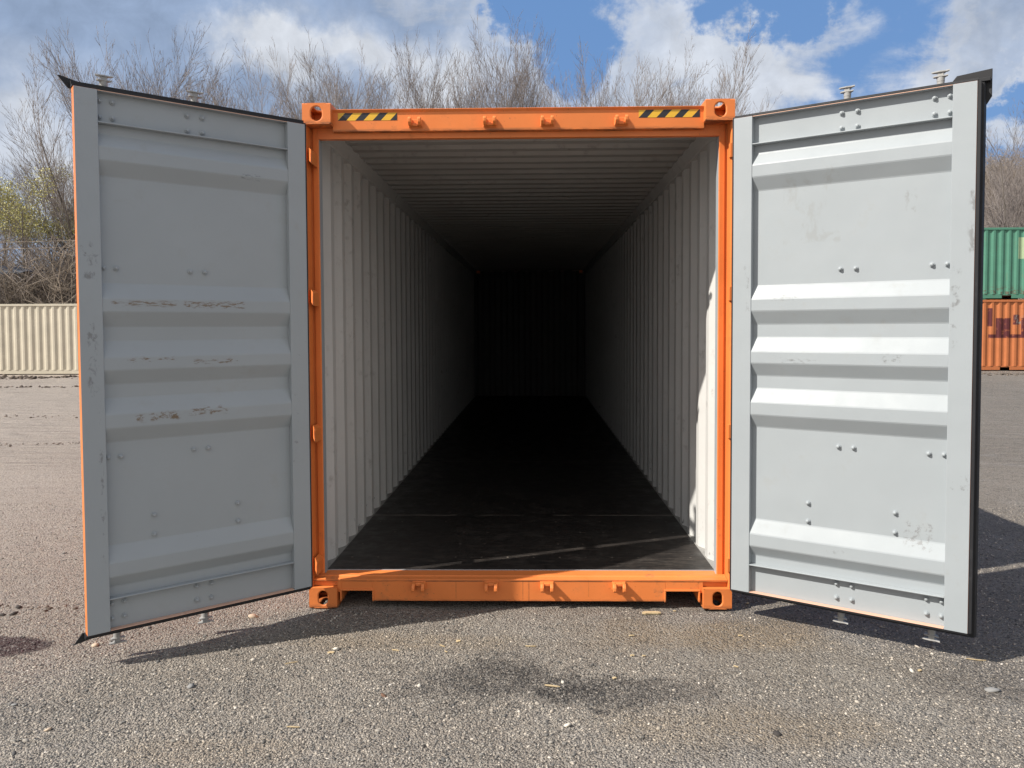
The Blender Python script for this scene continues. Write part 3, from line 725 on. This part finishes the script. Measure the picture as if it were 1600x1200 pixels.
# scratches of black on the inner corners
# ------------------------------------------------------------------ doors
RIBS = [(2.553, 2.495, 2.425, 2.360), (1.840, 1.772, 1.703, 1.637), (1.560, 1.488, 1.420, 1.357), (1.282, 1.212, 1.139, 1.075), (.560, .488, .415, .363)]
Z0 = .155
def door(side, hinge, ang, width):
    s = side      # +1: leaf runs along local +x, -1: along local -x ; local +y is the outer (back) side
    def X(a, b): return sorted((s * a, s * b))
    T = .050
    fr = MB()
    # slots 0 grey inside, 1 orange outside (-x,+x,-y,+y,-z,+z)
    hin = [1, 0, 0, 1, 1, 1] if s > 0 else [0, 1, 0, 1, 1, 1]
    out = [0, 1, 0, 1, 1, 1] if s > 0 else [1, 0, 0, 1, 1, 1]
    fr.box(*X(0, .100), 0, T, 0, 2.6, hin); fr.box(*X(width - .100, width), 0, T, 0, 2.6, out)
    for z in (2.450, .155):
        fr.box(*X(.1003, width - .1003), .001, .0365, z - .003, z + .003, 0)
    fr.box(*X(.1003, width - .1003), .001, .0365, 2.5955, 2.5995, [0, 0, 2, 1, 0, 2]); fr.box(*X(.1003, width - .1003), .001, .0365, .0005, .0045, [0, 0, 2, 1, 2, 2])
    d = fr.build('door', [M['stile_left' if s < 0 else 'stile_right'], M['orange'], M['spray']], cont, bevel=.002)
    d.location = (hinge[0], hinge[1], Z0); d.rotation_euler = (0, 0, ang)
    tag(d, label='left door leaf, in shade, with rust smears on its ribs' if s < 0 else 'right door leaf, sunlit, with a handprint smudge near the bottom')
    # corrugated panel
    base, crest = .038, .003
    pts = [(base, 2.598)]
    for r in RIBS:
        a, b, c, e = [q - Z0 for q in r]
        # rounded bends
        for (w0, z0, w1, z1) in ((base, a, crest, b), (crest, c, base, e)):
            pts += [(w0, z0 + .006), (w0 + (w1 - w0) * .06, z0 - .001), (w0 + (w1 - w0) * .94, z1 + .001), (w1, z1 - .006)]
    pts.append((base, .002))
    m = MB(); m.sheet(pts, 'x', *X(.1003, width - .1003), (.003, 0), (0, 1))
    p = m.build('door_panel', [M['grey_left' if s < 0 else 'grey_right'], M['orange']], d)
    # gasket
    g = MB(); g0 = -.008
    g.box(*X(-.008, width + .004), .006, .030, 2.6005, 2.609); g.box(*X(-.008, width + .004), .034, .060, 2.6005, 2.630 if s < 0 else 2.622)
    g.box(*X(-.008, width + .004), .006, .028, -.010, -.0005); g.box(*X(-.008, width + .004), .032, .060, -.026, -.0005)
    g.box(*X(-.009, -.0005), .004, .028, 0, 2.6); g.box(*X(-.013, -.0005), .032, .048, 0, 2.6)
    if s > 0:
        g.box(*X(width + .0005, width + .016), .004, .030, 0, 2.6); g.prism([(width + .0005, .032), (width + .026, .036), (width + .034, .060), (width + .0005, .062)], 'z', -.026, 2.6)
        g.prism([(width - .13, 2.6005), (width - .09, 2.652), (width + .055, 2.662), (width + .055, 2.535), (width + .034, 2.50), (width + .0008, 2.50), (width + .0008, 2.6005)], 'y', .0605, .072)
        g.prism([(width - .13, 2.6005), (width + .05, 2.6005), (width + .05, 2.618), (width - .13, 2.618)], 'y', .032, .0604)
    else:
        for z0, z1, zz in ((2.6005, 2.622, 2.655), (-.0005, -.022, -.050)):
            g.prism([(-(width - .02), z0), (-(width + .012), z0), (-(width + .052), zz - .004), (-(width + .05), zz), (-(width - .10), z1)], 'y', .0605, .068)
    g.build('door_gasket', M['rubber'], d, bevel=.002)
    # bolts
    bz = [(1.030, 2.712), (1.030, 2.635), (.960, 2.712), (.960, 2.636), (.616, 2.706), (.616, 2.631), (.541, 2.706), (.541, 2.631),
          (1.030, 1.917), (.960, 1.917), (.616, 1.915), (.543, 1.915), (1.030, .999), (.959, .998), (.616, .998), (.543, .998),
          (.814, .687), (.814, .588), (.395, .685), (.395, .588), (.616, .280), (.542, .280), (.616, .207), (.542, .206), (1.029, .280), (.959, .280), (1.030, .207), (.960, .207)]
    bm_ = MB(); n = 10
    rings = [(.0125, 0), (.0125, -.006), (.0085, -.0065), (.0085, -.012), (.006, -.0155), (.002, -.017)]
    vs = [(r * math.cos(2 * math.pi * k / n), y, r * math.sin(2 * math.pi * k / n)) for r, y in rings for k in range(n)]
    fs = [(i * n + k, i * n + (k + 1) % n, (i + 1) * n + (k + 1) % n, (i + 1) * n + k) for i in range(len(rings) - 1) for k in range(n)] + [tuple(range((len(rings) - 1) * n, len(rings) * n))]
    bm_.add(vs, fs, 0)
    b0 = None
    for u, z in bz:
        if s > 0: u = u + .006
        if u > width - .1003 - .01: u = width - .1003 - .0135
        if b0 is None: b0 = bm_.build('bolt', M['grey'], d, loc=(s * u, .0380, z - Z0))
        else: copy_part(b0, d, (s * u, .0380, z - Z0))
    # locking bars on the outside with cams at both ends
    for u in (.562, .985):
        m = MB(); yb = .088
        m.tube((s * u, yb, -.055), (s * u, yb, 2.655), .017, n=14)
        for z, f in ((2.655, 1), (-.055, -1)):     # claw cam: stub, web and two splayed hooked plates
            m.tube((s * u, yb, z - .01 * f), (s * u, yb, z + .010 * f), .018, n=12)
            for zz, k in ((.010, .85), (.032, 1.0)):
                pl = [(-.040 * k, -.010), (-.026, -.016), (-.004, -.019), (.022, -.016), (.040 * k, -.022), (.036 * k, -.006), (.022, .004), (.016, .018), (-.010, .020), (-.024, .006), (-.034 * k, .004)]
                m.prism([(s * u + q[0], yb + q[1]) for q in pl], 'z', *sorted((z + zz * f, z + (zz + .007) * f)))
            m.box(s * u - .013, s * u + .013, yb - .012, yb + .012, *sorted((z + .0125 * f, z + .0335 * f)))
        m.build('locking_bar', M['zinc'], d, bevel=.0015)
        for z in (.25, .95, 1.85, 2.40):
            m = MB(); m.box(s * u - .05, s * u + .05, .0515, .057, z - .03, z + .03); m.box(s * u - .024, s * u + .024, .0575, .112, z - .02, z + .02)
            m.build('bar_bracket', M['zinc'], d, bevel=.002)
        m = MB(); m.box(*sorted((s * u, s * (u - .42))), .107, .119, 1.05, 1.085); m.build('door_handle', M['zinc'], d, bevel=.003)
    # hinge blades
    for z in HZ:
        m = MB(); m.box(*X(-.004, .11), T + .0005, T + .009, z - Z0 - .045, z - Z0 + .045); m.box(*X(.02, .07), T + .0092, T + .018, z - Z0 - .03, z - Z0 + .03)
        m.build('hinge_blade', M['orange'], d, bevel=.002)
    return d
K = .988
def near(p): return (.09 + (p[0] - .09) * K, -4.393 + (p[1] + 4.393) * K)
hl, hr = near((-1.195, -.028)), near((1.198, -.058))
door(-1, hl, math.atan2(.761 - .028, 2.073 - 1.195), 1.1434 * K)
door(1, hr, math.atan2(-(.686 - .058), 2.172 - 1.198), 1.1587 * K)

# ------------------------------------------------------------------ background containers
def weathered(name, col, dark, streaks=(.16, .07, .03), amt=.5):
    m = paint(name, col, dirt=dark, dirt_amt=.5, rough=.55, chips=streaks, wave=.001)
    t, b, c = lastpaint(m); co = objco(t); mp = t.node('ShaderNodeMapping', in_Vector=co); mp.inputs['Scale'].default_value = (6, 6, .5)
    n = t.noise(mp.outputs[0], 2.0, 5, .7); c = t.mix(t.m('MULTIPLY', t.ss(n, .58, .72), amt), c, streaks); t.l.new(c, b.inputs['Base Color']); return m
def yard_container(name, loc, rz, length, mt, label, wallmat=None, group=None):
    h, w = 2.591, 2.438
    r = empty(name, loc, rz); tag(r, label, 'shipping container', group)
    wm = wallmat or mt
    for y, nm, sg in ((0, 'side_wall', 1), (w, 'side_wall', -1)):
        pts = [(.15, y + sg * .012)]; x = .17
        while x + .278 < length - .15:
            pts += [(x, y + sg * .012), (x + .068, y + sg * .048), (x + .140, y + sg * .048), (x + .208, y + sg * .012)]; x += .278
        pts.append((length - .15, y + sg * .012))
        m = MB(); m.sheet(pts, 'z', .165, h - .11, (0, sg * .003), (0, 0)); m.build(nm, wm, r)
    for y0 in (0, w - .06):
        m = MB(); m.box(.178, length - .178, y0, y0 + .06, h - .108, h - .03); m.build('top_rail', mt, r, bevel=.004)
        m = MB()
        xs = [.178, length / 2 - 1.20, length / 2 - .85, length / 2 + .85, length / 2 + 1.20, length - .178]
        for k in range(5):
            if k in (1, 3): m.box(xs[k], xs[k + 1], y0 + .027, y0 + .045, .125, .168)
            else: m.box(xs[k], xs[k + 1], y0 + .027, y0 + .045, .02, .168)
        m.build('bottom_rail', mt, r, bevel=.003)
    for x0 in (0, length - .16):
        for y0 in (0, w - .16):
            m = MB(); m.box(x0, x0 + .16, y0, y0 + .16, .1185, h - .1185); m.build('corner_post', mt, r, bevel=.006)
            for z in (0, h - .118):
                m = MB(); m.box(x0 - .002, x0 + .162, y0 - .003, y0 + .163, z, z + .118)
                yq = y0 - .0045 if y0 == 0 else y0 + .1615
                m.build('corner_casting', mt, r, bevel=.012)
    pts = []; x = .16
    while x + .21 < length - .16:
        pts += [(x, h - .05), (x + .03, h - .028), (x + .12, h - .028), (x + .15, h - .05)]; x += .209
    m = MB(); m.sheet(pts, 'y', .03, w - .03, (0, .003), (0, 0)); m.build('roof_panel', mt, r)
    for x0, sg in ((.05, 1), (length - .05, -1)):
        pts = []; y = .17
        while y + .25 < w - .1:
            pts += [(x0, y), (x0 + sg * .04, y + .05), (x0 + sg * .04, y + .12), (x0, y + .17)]; y += .25
        m = MB(); m.sheet(pts, 'z', .12, h - .1, (sg * .003, 0), (0, 0)); m.build('end_wall', mt, r)
    m = MB(); m.box(.1, length - .1, .1, w - .1, .10, .16); m.build('floor', M['rail'], r)
    return r
cream = weathered('cream_paint', (.56, .52, .42), (.30, .26, .19), (.33, .27, .18), .15)
cc = yard_container('shipping_container', (-27.2, 23.25, .0), 0, 12.192, cream, 'cream corrugated shipping container standing across the yard beyond the left door')
og = weathered('faded_orange_paint', (.50, .165, .06), (.22, .09, .05), (.15, .06, .035), .35)
og2 = og.copy(); og2.name = 'faded_orange_paint_lettered'
t, b, c = lastpaint(og2); co = objco(t); s = t.node('ShaderNodeSeparateXYZ', in_0=co); X_, Z_ = s.outputs[0], s.outputs[2]
MAR = (.10, .022, .025)
nw = t.noise(co, 6, 4, .6)
for q in ((1.66, 2.19, 1.27, 1.90), (2.27, 2.50, 1.66, 2.02), (1.40, 4.6, 1.18, 1.31), (2.56, 2.92, 1.27, 1.90), (3.2, 4.4, 1.30, 1.90), (1.36, 1.52, 1.6, 2.26)):
    c = t.mix(t.m('MULTIPLY', window(t, X_, Z_, *q, .02), t.ss(nw, .25, .45)), c, MAR)
c = t.mix(t.m('MULTIPLY', window(t, X_, Z_, 2.33, 2.62, 1.68, 2.0, .06), t.ss(nw, .45, .6)), c, (.30, .28, .26)); t.l.new(c, b.inputs['Base Color'])
gr = weathered('green_paint', (.085, .25, .175), (.05, .12, .09), (.20, .09, .05), .45)
gr2 = gr.copy(); gr2.name = 'green_paint_patched'
t, b, c = lastpaint(gr2); co = objco(t); s = t.node('ShaderNodeSeparateXYZ', in_0=co)
c = t.mix(t.m('MULTIPLY', window(t, s.outputs[0], s.outputs[2], 2.38, 3.7, 1.44, 2.21, .012), .85), c, (.40, .50, .30))
c = t.mix(t.m('MULTIPLY', t.m('MULTIPLY', t.ss(s.outputs[2], .55, .25), t.ss(t.noise(co, 9, 5, .7), .48, .58)), .8), c, (.12, .07, .05)); t.l.new(c, b.inputs['Base Color'])
oc = yard_container('shipping_container', (15.15, 23.9, .0), 0, 6.058, og, 'faded orange shipping container with maroon lettering, at the bottom of the stack', og2, 'stacked containers beyond the right door')
gc = yard_container('shipping_container', (15.18, 23.92, 2.596), 0, 6.058, gr, 'weathered green shipping container with a pale patch, on top of the orange one', gr2, 'stacked containers beyond the right door')

# ------------------------------------------------------------------ hillside, trees, brush
def hill():
    xs = np.linspace(-130, 150, 90); ys = np.concatenate([np.linspace(33, 90, 40), np.linspace(95, 200, 14)])
    V = []
    for y in ys:
        for x in xs:
            k = min(1, max(0, (y - 34) / 40)); k = k * k * (3 - 2 * k)
            top = 4.0 + 11.0 * min(1, max(0, (x - 12) / 16)) + 1.5 * min(1, max(0, (-x - 15) / 30))
            V.append((x, y, -.3 + k * top + .6 * k * noise.noise(Vector((x * .08, y * .08, 0)))))
    nx, ny = len(xs), len(ys); i = np.arange((nx - 1) * (ny - 1)); r, c = i // (nx - 1), i % (nx - 1); a = r * nx + c
    o = fast_mesh('hill', np.array(V), np.stack([a, a + 1, a + nx + 1, a + nx], 1), M['hill'], smooth=True); tag(o, kind='structure')
hill()
def hz(x, y):
    if y < 34: return 0
    k = min(1, max(0, (y - 34) / 40)); k = k * k * (3 - 2 * k)
    return -.3 + k * (4.0 + 11.0 * min(1, max(0, (x - 12) / 16)) + 1.5 * min(1, max(0, (-x - 15) / 30)))

def tubes(segs, n=3):
    """segs (m,8): p0 xyz, p1 xyz, r0, r1 -> V, F"""
    S = np.array(segs); m = len(S); p0, p1, r0, r1 = S[:, :3], S[:, 3:6], S[:, 6], S[:, 7]
    d = p1 - p0; d /= np.linalg.norm(d, axis=1)[:, None] + 1e-9
    ref = np.where(np.abs(d[:, 2:3]) > .9, np.array([[1., 0, 0]]), np.array([[0, 0, 1.]]))
    a = np.cross(d, ref); a /= np.linalg.norm(a, axis=1)[:, None]; b = np.cross(d, a)
    V = []
    for p, r in ((p0, r0), (p1, r1)):
        for k in range(n):
            q = 2 * math.pi * k / n; V.append(p + (a * math.cos(q) + b * math.sin(q)) * r[:, None])
    V = np.stack(V, 1).reshape(-1, 3); base = np.arange(m)[:, None] * 2 * n
    F = np.stack([np.concatenate([base + k, base + (k + 1) % n, base + (k + 1) % n + n, base + k + n], 1) for k in range(n)], 1).reshape(-1, 4)
    return V, F
def grow(seed, h, spread=.5, stems=1, up=.55, levels=3, rmin=.008, dens=1.0, lean=(0, 0)):
    """returns (thick segs, thin segs, tips)"""
    r = random.Random(seed); thick, thin, tips = [], [], []
    def branch(p, d, L, rad, lev):
        n = max(2, int(L / (.55 if lev < 2 else .3))); n = min(n, 9 if lev < 2 else 5); st = L / n; rr = rad
        for i in range(n):
            wob = .07 if lev == 0 else .11
            d = (d + Vector((r.uniform(-wob, wob), r.uniform(-wob, wob), r.uniform(-wob, wob) * .5)) + Vector((lean[0], lean[1], up)) * (.10 if lev else .03)).normalized()
            q = p + d * st; r2 = max(rmin * .6, rad * (1 - .82 * (i + 1) / n))
            (thick if lev == 0 else thin).append((*p, *q, rr, r2)); rr = r2
            if lev < levels:
                frac = (i + 1) / n
                if lev == 0 and frac < .22: p = q; continue
                k = (1.9 if lev == 0 else 1.35 if lev == 1 else 1.5) * dens
                for _ in range(int(k) + (r.random() < k % 1)):
                    az = r.uniform(0, 2 * math.pi); tilt = spread * r.uniform(.6, 1.25) * (1.15 if lev == 0 else 1.0)
                    a = d.orthogonal().normalized(); b = d.cross(a)
                    nd = (d * math.cos(tilt) + (a * math.cos(az) + b * math.sin(az)) * math.sin(tilt)).normalized()
                    nl = L * (.52 if lev == 0 else .55) * (1.15 - .6 * frac) * r.uniform(.7, 1.15)
                    if nl > .18: branch(q, nd, nl, max(rmin, rr * .62), lev + 1)
            p = q
        tips.append(p)
    for s in range(stems):
        a = 2 * math.pi * s / max(1, stems) + r.uniform(0, 1); k = (0 if stems == 1 else .30)
        branch(Vector((.25 * math.cos(a) * (stems > 1), .25 * math.sin(a) * (stems > 1), -.15)), Vector((math.cos(a) * k * r.uniform(.5, 1.2), math.sin(a) * k * r.uniform(.5, 1.2), 1)).normalized(),
               h * r.uniform(.82, 1.0), h * .0095 + .02, 0)
    return thick, thin, tips
variants = []
def tree_mesh(name, segs, mt, k=1.0):
    V, F = tubes(segs, 3 if name == 'crown' else 6)
    V *= k
    o = fast_mesh(name, V, F, mt); return o
def make_variant(seed, h, **k):
    a, b, tips = grow(seed, h, **k)
    kk = h / np.percentile(np.array(b)[:, 5], 99.2)
    root = empty('bare_tree'); tr = tree_mesh('trunk', a, M['bark'], kk); cr = tree_mesh('crown', b, M['twig'], kk); tr.parent = root; cr.parent = root
    return root
VAR = [make_variant(3, 13, spread=.46, stems=4, up=.8, dens=.84, levels=4, rmin=.008), make_variant(5, 13, spread=.42, stems=4, up=.9, dens=.84, levels=4, rmin=.008), make_variant(9, 13, spread=.50, stems=3, up=.6, dens=.84, levels=4, rmin=.008),
       make_variant(14, 13, spread=.44, stems=5, up=.8, dens=.84, levels=4, rmin=.008), make_variant(21, 13, spread=.6, stems=2, up=.35, dens=.84, levels=4, rmin=.008)]
used = set()
def place(k, u, vtop, Y, rz, label, name='bare_tree', sx=1.0):
    d = Y + 4.39; x = .09 + (u - 834) / 1206 * d; z0 = hz(x, Y); h = (512 - vtop) / 1206 * d + 1.62 - z0
    root = VAR[k]
    if k in used:
        c = root.copy(); COL.objects.link(c)
        for ch in root.children: copy_part(ch, c)
        root = c
    used.add(k)
    root.location = (x, Y, z0); root.rotation_euler = (0, 0, rz); s = .93 * h / 13.0; root.scale = (s * sx, s * sx, s)
    tag(root, label, 'tree', 'bare trees behind the yard')
T_ = [(3, 170, 112, 31, .3, 'bare tree behind the outer top corner of the left door, second from the left', 1.0),
      (0, 245, 60, 33, 1.0, 'tall bare tree with fanned upright branches above the middle of the left door', 1.1),
      (4, 330, 88, 34, 2.0, 'smaller bare tree behind the inner half of the left door top', .9),
      (1, 372, 100, 32, 3.0, 'bushy bare tree just right of the left door cams', .9),
      (2, 425, 130, 37, 1.2, 'low sparse bare tree between the left door and the container corner', .9),
      (0, 482, 62, 34, 4.0, 'tall bare tree just left of the container top left casting', .85),
      (3, 572, 55, 33, 2.2, 'tall bare tree above the left hazard tape', .95),
      (1, 690, 70, 36, 5.0, 'bare tree above the second keeper with cloud behind it', .95),
      (2, 735, 108, 33, .2, 'low bare tree left of the tallest ones over the header', .9),
      (0, 797, 52, 35, 2.6, 'slender tall bare tree above the middle of the header', .75),
      (3, 868, 45, 33, 3.4, 'tallest bare tree right of the middle of the header', .9),
      (2, 975, 100, 34, 4.4, 'thin low bare tree left of the right hazard tape', .8),
      (1, 1055, 75, 32, 1.4, 'wispy bare tree above the right hazard tape, rightmost over the container', .95),
      (4, 1112, 135, 36, 3.3, 'very small bare tree above the top right casting', .8),
      (4, 96, 185, 29.5, 4.3, 'bare tree beside the outer edge of the left door with drooping side branches', .65),
      (4, -12, 225, 30, 5.4, 'bare tree at the left edge of the picture', .7),
      (2, 1568, 180, 33, 2.9, 'bare tree rising beyond the right door above the green container', 1.0),
      (1, 1620, 200, 36, .9, 'bare tree at the right edge above the hillside', 1.0)]
T_ += [(1, 205, 72, 36, 4.1, 'bare tree right of the outer lock rod end of the left door', .85),
       (3, 292, 80, 37, 5.1, 'bare tree directly above the inner lock rod end of the left door', .85),
       (0, 400, 112, 36, 3.7, 'slight bare tree between two bushier ones above the left door hinge side', .8),
       (1, 528, 78, 37, .8, 'bare tree just above the left end of the left hazard tape', .8),
       (3, 655, 92, 35, 4.8, 'bare tree above the gap between the two left header keepers', .85),
       (1, 765, 75, 38, 3.1, 'bare tree set back left of the slender tallest pair', .75),
       (3, 1012, 92, 36, 2.9, 'bare tree above the left end of the right hazard tape', .85),
       (0, 1092, 98, 37, 5.6, 'thin bare tree above the right end of the right hazard tape', .75)]
for q in T_: place(q[0], q[1], q[2], q[3], q[4], q[5], sx=q[6])

def leafy():
    a, b, tips = grow(33, 9, spread=.62, stems=3, up=.3, levels=3)
    kk = 8.6 / np.percentile(np.array(b)[:, 5], 99)
    root = empty('budding_tree', (-21.6, 28.6, 0)); tr = tree_mesh('trunk', a, M['bark'], kk); tr.parent = root; cr = tree_mesh('limbs', b, M['twig'], kk); cr.parent = root
    r = np.random.default_rng(4); P = []
    S = np.array(b)
    S[:, :6] *= kk
    for s in S[(S[:, 5] > 5.8)]:
        k = r.integers(10, 18)
        for _ in range(k):
            q = r.random(); P.append(s[:3] * (1 - q) + s[3:6] * q + r.normal(0, .16, 3))
    P = np.array(P); n = len(P); a1 = r.normal(0, 1, (n, 3)); a1 /= np.linalg.norm(a1, axis=1)[:, None]; a2 = np.cross(a1, r.normal(0, 1, (n, 3))); a2 /= np.linalg.norm(a2, axis=1)[:, None]
    sz = r.uniform(.025, .05, (n, 1)); V = np.stack([P - a1 * sz, P + a2 * sz * .6, P + a1 * sz, P - a2 * sz * .6], 1).reshape(-1, 3)
    F = np.arange(n * 4).reshape(-1, 4); lf = fast_mesh('leaves', V, F, M['leaf']); lf.parent = root
    tag(root, 'broad tree covered in new yellow-green leaves above the cream container', 'tree')
    root.scale = (1.0, 1.0, .98)
leafy()

def brush():
    r = random.Random(5); segs = []
    def spray(x, y, z, h):
        ns = r.randint(4, 7)
        for _ in range(ns):
            a = r.uniform(0, 6.283); k = r.uniform(.1, .7); d = Vector((math.cos(a) * k, math.sin(a) * k, 1)).normalized(); p = Vector((x + r.uniform(-.3, .3), y + r.uniform(-.3, .3), z - .1)); L = h * r.uniform(.6, 1.0); n = 5
            rr = .03 * h / 4
            for i in range(n):
                d = (d + Vector((r.uniform(-.3, .3), r.uniform(-.3, .3), r.uniform(-.25, .2)))).normalized(); q = p + d * L / n
                r2 = rr * .72; segs.append((*p, *q, rr, r2)); rr = r2
                for _ in range(4):
                    az = r.uniform(0, 6.283); b = (d * .6 + Vector((math.cos(az), math.sin(az), r.uniform(-.2, .6)))).normalized(); pp = p.lerp(q, r.random()); ll = L * .22 * r.uniform(.5, 1.2)
                    q2 = pp + b * ll; segs.append((*pp, *q2, max(.012, rr * .5), .009))
                    for _ in range(3):
                        az = r.uniform(0, 6.283); b2 = (b + Vector((math.cos(az), math.sin(az), r.uniform(-.3, .5))) * .8).normalized(); p3 = pp.lerp(q2, r.uniform(.3, 1)); segs.append((*p3, *(p3 + b2 * ll * .6), .010, .006))
                p = q
    for x0, x1, y0, y1, cnt, h0, h1 in ((-36, -17, 27, 40, 480, 3.2, 6.4), (17, 36, 28, 40, 160, 2.5, 4.2), (22, 48, 40, 74, 520, 2.5, 5.0), (-17, 17, 30, 40, 90, 3, 5.5), (-60, -36, 28, 42, 70, 3.5, 6.5)):
        for _ in range(cnt):
            x, y = r.uniform(x0, x1), r.uniform(y0, y1); spray(x, y, hz(x, y), r.uniform(h0, h1))
    V, F = tubes(segs, 3); o = fast_mesh('brush', V, F, M['brush'])
    tag(o, 'tangled leafless brush covering the slope behind the yard', 'brush', kind='stuff')
brush()

# wires and the dark tarp seen through the brush on the left
def wire(y, z, label):
    m = MB(); n = 24; x0, x1 = -38., -10.; L = []
    for i in range(n + 1):
        q = i / n; L.append((x0 + (x1 - x0) * q, y, z + .5 * ((2 * q - 1) ** 2) - .12))
    for p, q in zip(L, L[1:]): m.tube(p, q, .013, n=6, caps=False)
    o = m.build('utility_wire', M['brush']); tag(o, label, 'wire', 'utility wires crossing the brush')
wire(26.4, 5.25, 'upper pale wire strung across the brush behind the cream container')
wire(26.4, 4.98, 'lower pale wire strung across the brush behind the cream container')
for x in (-38., -10.):
    pass
def tarp():
    mt = paint('blue_black_tarp', (.018, .028, .05), dirt=(.05, .05, .05), dirt_amt=.3, rough=.6)
    root = empty('tarp', (-21.2, 27.0, 0)); m = MB(); n = 10; r = random.Random(2)
    rows = []
    for i in range(n + 1):
        q = i / n; rows.append([(-.85 + 1.7 * q, (j - .5) * .5, 4.28 - .16 * q - (.22 if j == 0 else 0) * (1 + .5 * math.sin(5 * q)) + .04 * r.uniform(-1, 1)) for j in range(3)])
    v = [p for row in rows for p in row]; f = [(i * 3 + j, i * 3 + j + 1, (i + 1) * 3 + j + 1, (i + 1) * 3 + j) for i in range(n) for j in range(2)]
    m.add(v, f, 0, True); o = m.build('cover', mt, root); sm = o.modifiers.new('solid', 'SOLIDIFY'); sm.thickness = .02
    m = MB(); m.tube((-.6, .3, 0), (-.6, .3, 4.9), .022, n=8); m.build('pole', M['bark'], root)
    m = MB(); m.tube((.55, .3, 0), (.55, .3, 4.1), .022, n=8); m.build('pole', M['bark'], root)
    tag(root, 'dark blue tarp sagging between two poles in the brush above the cream container', 'tarp')
tarp()
